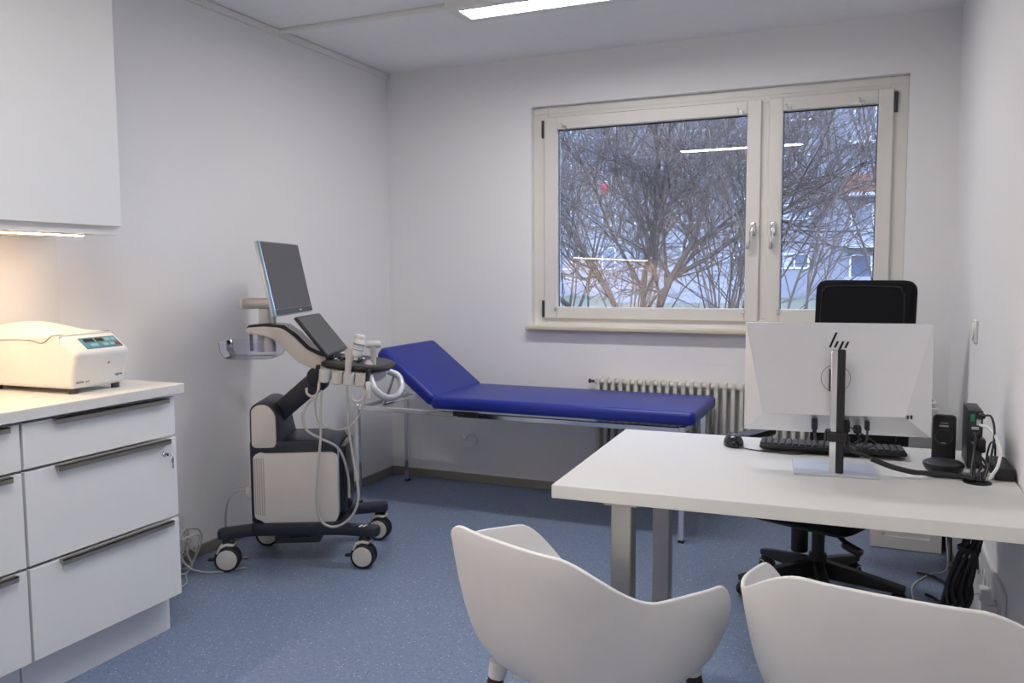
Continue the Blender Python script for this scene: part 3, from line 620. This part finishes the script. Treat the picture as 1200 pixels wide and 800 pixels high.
for i, (x, y, z) in enumerate(((.288, 2.60, .10), (.284, 2.60, .075), (.292, 2.60, .05), (.296, 2.60, .03), (.287, 2.58, .06))):
    cab('computer_lead', [(x, y, DZ + z), (x - .004, y - .03, DZ + z + .004), (x - .012 + .008 * i, y - .07, DZ + z * .6), (gx - .016 + .007 * i, gy + .02, DZ + .02), (gx - .012 + .006 * i, gy, DZ + .004)], .0035, 'black', None)
    bpy.context.scene.collection.objects[-1]['label'] = 'black lead running from mini computer ports into the desk grommet'
    bpy.context.scene.collection.objects[-1]['category'] = 'cable'; bpy.context.scene.collection.objects[-1]['group'] = 'black leads at the desk grommet'
t = thing('power_adapter', 'flat black power adapter on desk against right wall', 'power adapter', (.346, 2.58, DZ), 0)
obj('brick', box(-.024, .024, -.085, .085, 0, .034, .005, 2), 'black', t)
obj('lead', tube([(0, .085, .018), (0, .10, .03), (-.005, .08, .07), (-.022, .03, .078), (-.034, -.01, .05), (-.04, -.05, .02), (-.05, -.10, .006)], .0025, 8), 'black', t)
obj('plug', join(box(-.05, -.024, -.088, -.074, .008, .018, .002)), 'white_plastic', t)
# sleeved cable from monitor to the grommet
cab('cable_sleeve', [(.02, 2.405, DZ + .052), (.07, 2.41, DZ + .034), (.12, 2.43, DZ + .020), (.155, 2.455, DZ + .014), (.20, 2.472, DZ + .010), (.245, 2.465, DZ + .010), (gx - .008, gy, DZ + .008)], .0075, 'black', 'thick black cable sleeve running from monitor across the desk')

# hanging bundle under the desk
t = thing('cable_bundle', 'thick hanging bundle of black cables under the desk', 'cable', (gx, gy, 0))
random.seed(7)
for i in range(9):
    a = i * 2 * math.pi / 9; rr = .016
    p = [(rr * math.cos(a) * .7, rr * math.sin(a) * .7, .735), (rr * math.cos(a), rr * math.sin(a), .66), (-.005 + rr * math.cos(a + .6) * 1.2, .03 + rr * math.sin(a + .6) * 1.2, .58),
         (-.02 + rr * 1.5 * math.cos(a), .045 + rr * 1.4 * math.sin(a), .50), (-.035 + rr * 1.7 * math.cos(a), .05 + rr * 1.6 * math.sin(a), .43), (-.045 + rr * 2.0 * math.cos(a + 1), .05 + rr * 1.8 * math.sin(a + 1), .37 + .02 * random.random()), (-.025 + rr * 1.6 * math.cos(a + 1.5), .05, .42), (-.02, .05 + .01 * math.sin(a), .50)]
    obj('strand', tube(p, .0055, 6, 5), 'black', t)
obj('cable_tie', lathe([(.026, .545), (.029, .545), (.029, .555), (.026, .555)], 18, T(-.012, .038, 0)), 'black', t)
cab('loose_cord', [(.245, 2.52, .40), (.262, 2.62, .34), (.275, 2.9, .16), (.30, 3.2, .02), (.31, 3.42, .008), (.285, 3.55, .008), (.245, 3.60, .008)], .0055, 'black', 'black cord end lying on floor beside cable bundle, nearer one')
cab('loose_cord', [(.25, 2.52, .42), (.265, 2.7, .38), (.28, 3.1, .20), (.315, 3.5, .03), (.335, 3.72, .008), (.29, 3.82, .008), (.225, 3.85, .008)], .0055, 'black', 'black cord end lying on floor in front of low cabinet, farther one')
cab('loose_cord', [(.345, 4.12, .25), (.35, 4.05, .10), (.345, 3.95, .006), (.27, 3.85, .006), (.205, 3.70, .006), (.195, 3.55, .006), (.215, 3.42, .006), (.26, 3.25, .006)], .003, 'white_plastic', 'thin white cord looping over floor under the desk')
cab('loose_cord', [(.355, 4.12, .32), (.36, 4.0, .16), (.352, 3.85, .05), (.33, 3.65, .012), (.31, 3.3, .10), (.28, 2.9, .30), (.262, 2.6, .44)], .0055, 'black', 'black cord along the right wall from the white cabinet')
# wall socket strip
t = thing('socket_strip', 'white wall socket panel under the right end of desk', 'socket', (XR, 2.88, .325))
obj('panel', box(-.014, 0, -.30, .27, -.075, .075, .003), 'white_plastic', t, 30)
for y in (.19, .05, -.09, -.22):
    s = obj('socket', xf(lathe([(.030, .003), (.030, 0), (.026, 0), (.022, -.010), (0, -.010)], 22), T(-.0145, y, .0) @ RY(-90)), 'white_plastic', t)
obj('plug', join(cyl((-.014, .19, 0), (-.05, .19, .0), .019, .014, 16), tube([(-.05, .19, 0), (-.08, .19, -.005), (-.11, .10, .02), (-.12, -.2, .10)], .004, 8)), 'black', t)
obj('plug', join(box(-.045, -.014, -.11, -.07, -.02, .02, .004), tube([(-.045, -.09, 0), (-.08, -.12, -.01), (-.115, -.22, .0)], .003, 8)), 'white_plastic', t)
obj('plug', join(box(-.05, -.014, -.245, -.20, -.022, .022, .004)), 'white_plastic', t)
t = thing('floor_power_brick', 'black power brick with cords on floor by the right wall', 'power adapter', (.325, 2.50, 0))
obj('brick', box(-.03, .03, -.09, .07, 0, .04, .006, 2), 'black', t)
obj('lead', tube([(-.02, .07, .02), (-.04, .11, .04), (-.08, .06, .12), (-.09, .02, .18)], .0035, 8), 'black', t)
obj('plug', box(-.02, .03, -.17, -.10, 0, .05, .006, 2), 'black', t)

# white cabinet + printer behind the desk
t = thing('low_cabinet', 'low white cabinet against window wall behind desk', 'cabinet', (.19, 4.165, 0))
obj('carcass', box(-.15, .15, .018, .36, .0, .50, .002), 'lam_white', t, 0)
obj('door', join(box(-.15, -.10, 0, .018, .004, .50), box(.10, .15, 0, .018, .004, .50), box(-.10, .10, 0, .018, .004, .06), box(-.10, .10, 0, .018, .44, .50), box(-.10, .10, .010, .018, .06, .44)), 'upvc', t, 0)
t = thing('printer', 'pale grey printer with dark top on the low cabinet', 'printer', (.17, 4.15, .5003))
obj('body', box(-.13, .135, -.06, .30, 0, .185, .012, 2), 'white_plastic', t)
obj('top_cover', prism(rpoly([(-.12, -.05), (.125, -.05), (.125, .29), (-.12, .29)], .02, 3), .18, .208, 'z', .006, 2), 'white_plastic', t)
obj('output_tray', box(-.09, .115, -.0, .22, .205, .2095, .002), 'darkgrey', t)

# ------------------------------------------------------------------ office chair
t = thing('office_chair', 'black swivel office chair behind the desk', 'office chair', (-.158, 3.46, 0), -23.5)
# local: faces -y
for i in range(5):
    a = R(135 + 25 + 72 * i); c, s = math.cos(a), math.sin(a)
    rot = Matrix.Rotation(a, 4, 'Z')
    arm = obj('base_arm', xf(prism(rpoly([(.02, .075), (.32, .062), (.325, .088), (.14, .125), (.02, .145)], .006, 2), -.022, .022, 'y', .006), rot), 'black', t)
    cs_ = obj('caster', join(xf(join(cyl((.30, 0, .05), (.30, 0, .085), .008, n=10), prism(rpoly([(.27, .028), (.33, .028), (.325, .062), (.275, .062)], .012, 3), -.012, .012, 'y', .003)), rot)), 'black', arm)
    for sd in (-1, 1):
        wm = rot @ T(.30, sd * .019, .028) @ RX(90)
        obj('wheel', xf(lathe([(0, -.009), (.022, -.009), (.028, -.005), (.028, .005), (.022, .009), (0, .009)], 22), wm), 'black', cs_)
        obj('tyre_ring', xf(lathe([(.017, sd * -.0098), (.022, sd * -.0098), (.022, sd * -.0085), (.017, sd * -.0085)], 22), wm), 'cable_grey', cs_)
obj('gas_lift', join(cyl((0, 0, .07), (0, 0, .17), .034, n=20), cyl((0, 0, .17), (0, 0, .30), .025, n=20)), 'black', t)
obj('mechanism', join(box(-.09, .09, -.12, .12, .285, .325, .015, 2), cyl((-.105, .05, .29), (-.105, .05, .14), .034, n=16, bev=.006)), 'black', t)
obj('lever', join(tube([(.06, -.02, .295), (.11, -.06, .28), (.16, -.09, .265)], .010, 8), xf(box(-.04, .04, -.02, .02, -.014, .014, .012, 3), T(.185, -.10, .255) @ RY(18))), 'black', t)
obj('seat', prism(rpoly([(-.24, -.25), (.24, -.25), (.245, .20), (.18, .23), (-.18, .23), (-.245, .20)], .06, 5), .335, .43, 'z', .025, 3), 'black_fabric', t)
obj('seat_shell', prism(rpoly([(-.20, -.21), (.20, -.21), (.20, .20), (-.20, .20)], .06, 5), .315, .345, 'z', .012, 2), 'black', t)
def backpad():
    bm = bmesh.new(); nx, nz = 16, 22; rows = []
    po = rpoly([(-.206, .50), (.206, .50), (.21, 1.262), (-.21, 1.262)], .05, 5)
    return prism(po, -.03, .03, 'y', .022, 3)
o = obj('backrest', xf(backpad(), T(0, .30, 0) @ RX(-3)), 'black_fabric', t)
obj('back_seam', xf(tube([(.17, -.0305, .56), (.178, -.0305, .9), (.176, -.0305, 1.16), (.165, -.0305, 1.215), (.13, -.0305, 1.235), (-.13, -.0305, 1.235), (-.165, -.0305, 1.215), (-.176, -.0305, 1.16), (-.178, -.0305, .56)], .0025, 6), T(0, .30, 0) @ RX(-3)), 'black', o)
obj('back_bar', tube([(0, .06, .305), (0, .24, .30), (0, .335, .36), (0, .35, .55), (0, .345, .75)], .022, 10), 'black', t)
for s in (-1, 1):
    ar = obj('armrest', join(tube([(s * .16, .02, .33), (s * .25, .02, .34), (s * .285, .02, .43), (s * .285, .02, .60)], .016, 10)), 'black', t)
    obj('arm_pad', prism(rpoly([(s * .285 - .035, -.13), (s * .285 + .035, -.13), (s * .285 + .035, .12), (s * .285 - .035, .12)], .025, 4), .60, .63, 'z', .008, 2), 'black', ar)

# ------------------------------------------------------------------ shell armchairs
def shell_mesh():
    bm = bmesh.new(); NA, NT = 120, 22
    def smooth(a, b, x):
        t_ = min(1, max(0, (x - a) / (b - a))); return t_ * t_ * (3 - 2 * t_)
    def rim(a):
        d = abs(math.degrees(a))
        z =   .770 - .080 * smooth(28, 67, d) - .018 * smooth(67, 112, d) - .216 * smooth(102, 150, d) - .018 * smooth(148, 180, d)
        X, Yb_, Yf = .288, .256, .240
        n = 2.85; dx, dy = math.sin(a), -math.cos(a)
        ry = Yb_ if dy < 0 else Yf
        rr = (abs(dx / X) ** n + abs(dy / ry) ** n) ** (-1 / n)
        rr *= 1 - .05 * smooth(140, 180, d)
        return rr * dx, rr * dy, z
    rings = []; zb = .42
    for k in range(1, NT + 1):
        t_ = k / NT; ring = []
        for j in range(NA):
            a = -math.pi + 2 * math.pi * j / NA
            x, y, z = rim(a); h_ = z - zb
            c = .85 + .02 * (1 - min(1, h_ / .2)); wgt = 2.2
            b0, b1, b2 = (1 - t_) ** 2, 2 * t_ * (1 - t_) * wgt, t_ * t_; den = b0 + b1 + b2
            s = (b1 * c + b2) / den; zz = (b0 * zb + b1 * (zb - .004) + b2 * z) / den
            ring.append(bm.verts.new((x * s, y * s, zz)))
        rings.append(ring)
    cv = bm.verts.new((0, 0, zb))
    for j in range(NA): bm.faces.new((cv, rings[0][(j + 1) % NA], rings[0][j]))
    for a, b in zip(rings, rings[1:]):
        for j in range(NA): bm.faces.new((a[j], a[(j + 1) % NA], b[(j + 1) % NA], b[j]))
    bmesh.ops.recalc_face_normals(bm, faces=bm.faces)
    return bm
def armchair(label, loc, rz):
    t = thing('armchair', label, 'chair', loc, rz, 'white shell armchairs')
    o = obj('seat_shell', shell_mesh(), 'shell', t, 0)
    for p in o.data.polygons: p.use_smooth = True
    m = o.modifiers.new('thick', 'SOLIDIFY'); m.thickness = .009; m.offset = 0
    b = o.modifiers.new('bev', 'BEVEL'); b.width = .004; b.segments = 3; b.limit_method = 'ANGLE'; b.angle_limit = R(50)
    for sx in (-1, 1):
        for sy in (-1, 1):
            a = Vector((sx * .145, .180 if sy > 0 else -.136, .425)); e = Vector((sx * .215, sy * .235, 0)); m1 = a.lerp(e, .06)
            lg_ = obj('leg', cyl(e, m1, .0115, .0185, 18), 'wood_dark', t)
            obj('leg_socket', cyl(m1, a + Vector((0, 0, .012)), .0195, .023, 18, .002), 'shell', lg_)
    obj('under_frame', join(xf(box(-.17, .17, -.018, .018, .402, .418, .006, 2), RZ(45)), xf(box(-.17, .17, -.018, .018, .402, .418, .006, 2), RZ(-45)), cyl((0, 0, .395), (0, 0, .421), .09, n=24)), 'shell', t)
    return t
armchair('white plastic shell armchair with dark wood legs, turned, left of two', (-.547, 1.687, 0), -23)
armchair('white plastic shell armchair nearest the right wall, back to viewer', (.080, 1.700, 0), -9)

# ------------------------------------------------------------------ outside
st('outdoor_ground', box(-60, 40, 4.9, 80, -.35, -.05), 'grass', 'winter lawn outside the window', 'lawn')
bd = thing('apartment_building', 'grey apartment block with balconies behind bare trees', 'building', (0, 45, 0))
def bp(px, py): return None
FAC = []
obj('wall', box(-45, 18, 0, 8, -.1, 24), 'facade', bd, 0)
obj('wing', box(-4.6, 3.5, -1.2, 0, -.1, 24), 'facade_grey', bd, 0)
obj('base_band', box(-45, 18, -.12, 0, -.1, .55), 'facade_grey', bd, 0)
def bwin(x0, x1, z0, z1, y=0.0, mull=2, curt=True):
    w_ = obj('window', join(box(x0, x1, y - .08, y, z0, z0 + .07), box(x0, x1, y - .08, y, z1 - .07, z1), box(x0, x0 + .07, y - .08, y, z0, z1), box(x1 - .07, x1, y - .08, y, z0, z1),
        *[box(x0 + (x1 - x0) * i / mull - .035, x0 + (x1 - x0) * i / mull + .035, y - .08, y, z0, z1) for i in range(1, mull)]), 'win_white', bd, 0)
    obj('pane', box(x0 + .05, x1 - .05, y - .04, y - .01, z0 + .05, z1 - .05), 'win_dark', w_, 0)
    if curt: obj('curtain', box(x0 + .08, x0 + (x1 - x0) * .4, y - .05, y - .041, z0 + .08, z1 - .1), 'curtain', w_, 0)
random.seed(11)
for fl in range(5):
    zf = 1.45 + fl * 2.43
    for i, x in enumerate((-19.5, -17.2, -14.6, -12.0, -9.4, -6.6)):
        bwin(x, x + 1.55, zf, zf + 1.25, 0, 2, (i + fl) % 2 == 0)
    if fl < 4:
        zf = 2.43 * fl; zw = zf + 1.42
        bwin(-4.15, -2.75, zw, zw + .78, -1.2, 2, True)
        b = obj('balcony', box(-1.2, 2.6, -2.4, -1.2, zf - .02, zf + .12), 'win_white', bd, 0)
        obj('parapet', box(-1.2, 2.6, -2.4, -2.33, zf + .12, zf + 1.02), 'orange_panel' if fl == 2 else 'facade', b, 0)
        lo = obj('loggia_door', box(-.9, 1.9, -1.26, -1.2, zf + .121, zf + 2.1), 'win_dark', bd, 0)
        obj('door_frame', join(*[box(x, x + .09, -1.30, -1.25, zf + .121, zf + 2.1) for x in (-.9, .05, .75, 1.4, 1.82)], box(-.9, 1.9, -1.30, -1.25, zf + 2.02, zf + 2.1)), 'win_white', lo, 0)
tag(obj('garden_wall', join(box(-10.6, -5.0, 36, 36.3, .30, 1.20), box(-10.7, -4.9, 35.9, 36.4, 1.18, 1.28), box(-10.6, -5.0, 36.02, 36.28, -.06, .30)), 'facade', None, 0), 'low pale garden wall in front of the apartment block', 'wall')

# bare trees
def twigs(base, height, seed, trunk_r, nmain, spread, dens, fine, lean=(0, 0)):
    rnd = random.Random(seed); big, small = [], []
    def grow(p, d, L, rad, depth, up):
        n = 4 if depth < 2 else 3; pts = [p.copy()]; q = p.copy(); dd = d.copy()
        for i in range(n):
            dd = (dd + Vector((rnd.gauss(0, .16), rnd.gauss(0, .16), rnd.gauss(up, .12)))).normalized()
            q = q + dd * (L / n); pts.append(q.copy())
        (big if depth < 2 else small).append((pts, rad, rad * .55))
        if depth >= fine or L < .12: return
        kids = dens[min(depth, len(dens) - 1)]
        for k in range(kids):
            tt = rnd.uniform(.25, 1.0); idx = min(n - 1, int(tt * n)); s = pts[idx].lerp(pts[idx + 1], tt * n - idx)
            ax = Vector((rnd.gauss(0, 1), rnd.gauss(0, 1), rnd.gauss(0, .6)))
            ax = (ax - dd * ax.dot(dd)); ax = ax.normalized() if ax.length > 1e-4 else dd.orthogonal().normalized()
            an = rnd.uniform(.35, .95); nd = (dd * math.cos(an) + ax * math.sin(an)).normalized()
            grow(s, nd, L * rnd.uniform(.45, .75), max(.0016, rad * rnd.uniform(.38, .55)), depth + 1, up)
    for i in range(nmain):
        a = rnd.uniform(0, 2 * math.pi); sp = spread * rnd.uniform(.3, 1)
        d = Vector((math.cos(a) * sp + lean[0], math.sin(a) * sp + lean[1], 1)).normalized()
        grow(Vector(base) + Vector((math.cos(a) * trunk_r * .6, math.sin(a) * trunk_r * .6, 0)), d, height * rnd.uniform(.75, 1.0), trunk_r * rnd.uniform(.55, 1.0), 0, .03)
    return big, small
def seg_mesh(name, segs, m, parent, ns):
    V, Fc = [], []
    for pts, r0, r1 in segs:
        n = len(pts); b0 = len(V)
        for i, p in enumerate(pts):
            t = (pts[min(i + 1, n - 1)] - pts[max(i - 1, 0)]).normalized(); N = t.orthogonal().normalized(); Bn = t.cross(N); rr = r0 + (r1 - r0) * i / (n - 1)
            for j in range(ns):
                a = 2 * math.pi * j / ns; V.append(p + N * (math.cos(a) * rr) + Bn * (math.sin(a) * rr))
        for i in range(n - 1):
            for j in range(ns):
                k = (j + 1) % ns; Fc.append((b0 + i * ns + j, b0 + i * ns + k, b0 + (i + 1) * ns + k, b0 + (i + 1) * ns + j))
    me = bpy.data.meshes.new(name); me.from_pydata(V, [], Fc); me.materials.append(MATS[m])
    for p in me.polygons: p.use_smooth = True
    o = bpy.data.objects.new(name, me); COL.objects.link(o); o.parent = parent; return o
trees = [  # x, y, height, seed, trunk radius, stems, spread, kids, depth, material, label
    ((-2.55, 9.8), 3.3, 3, .060, 4, .42, (6, 8, 7), 3, 'bark', 'large bare forked tree in middle of the left pane'),
    ((-3.9, 9.2), 3.0, 5, .016, 9, .50, (8, 7, 5), 3, 'bark_pale', 'bare bush at left edge of the left pane'),
    ((-3.3, 12.5), 3.6, 8, .018, 10, .50, (8, 7, 5), 3, 'bark_pale', 'bare tree behind and left of the large forked tree'),
    ((-1.75, 11.0), 3.4, 13, .018, 10, .50, (8, 7, 5), 3, 'bark', 'bare shrub right of the large forked tree'),
    ((-.75, 9.0), 3.2, 21, .018, 5, .42, (6, 6, 4), 3, 'bark', 'bare leaning shrub at left edge of the right pane'),
    ((.35, 12.0), 3.6, 34, .020, 4, .55, (6, 5, 4), 3, 'bark_pale', 'bare sapling toward right edge of the right pane'),
    ((-5.2, 14.5), 4.6, 40, .024, 10, .50, (8, 7, 5), 3, 'bark', 'bare tree farther back behind left pane edge'),
    ((-2.6, 16.0), 4.8, 47, .024, 10, .50, (8, 7, 5), 3, 'bark_pale', 'bare tree farthest back, behind the large forked tree'),
]
for (x, y), h, sd, tr, nm, sp, ds, fi, m, lab in trees:
    t = thing('bare_tree', lab, 'tree', (x, y, -.06), group='bare trees outside')
    b, s = twigs((0, 0, 0), h, sd, tr, nm, sp, ds, fi)
    seg_mesh('branches', b, m, t, 6)
    o = seg_mesh('twigs', s, m, t, 3); o['kind'] = 'stuff'
    obj('trunk', cyl((0, 0, -.02), (0, 0, .25), tr * 1.9, tr * 1.5, 12), m, t)
bm = bmesh.new(); bmesh.ops.create_icosphere(bm, subdivisions=2, radius=.055); rnd = random.Random(2)
for v in bm.verts: v.co *= rnd.uniform(.55, 1.25)
o = tag(obj('red_ball', bm, 'red', None, 0), 'small crumpled red ball caught in the branches', 'ball'); o.location = (-2.93, 9.6, 2.30)
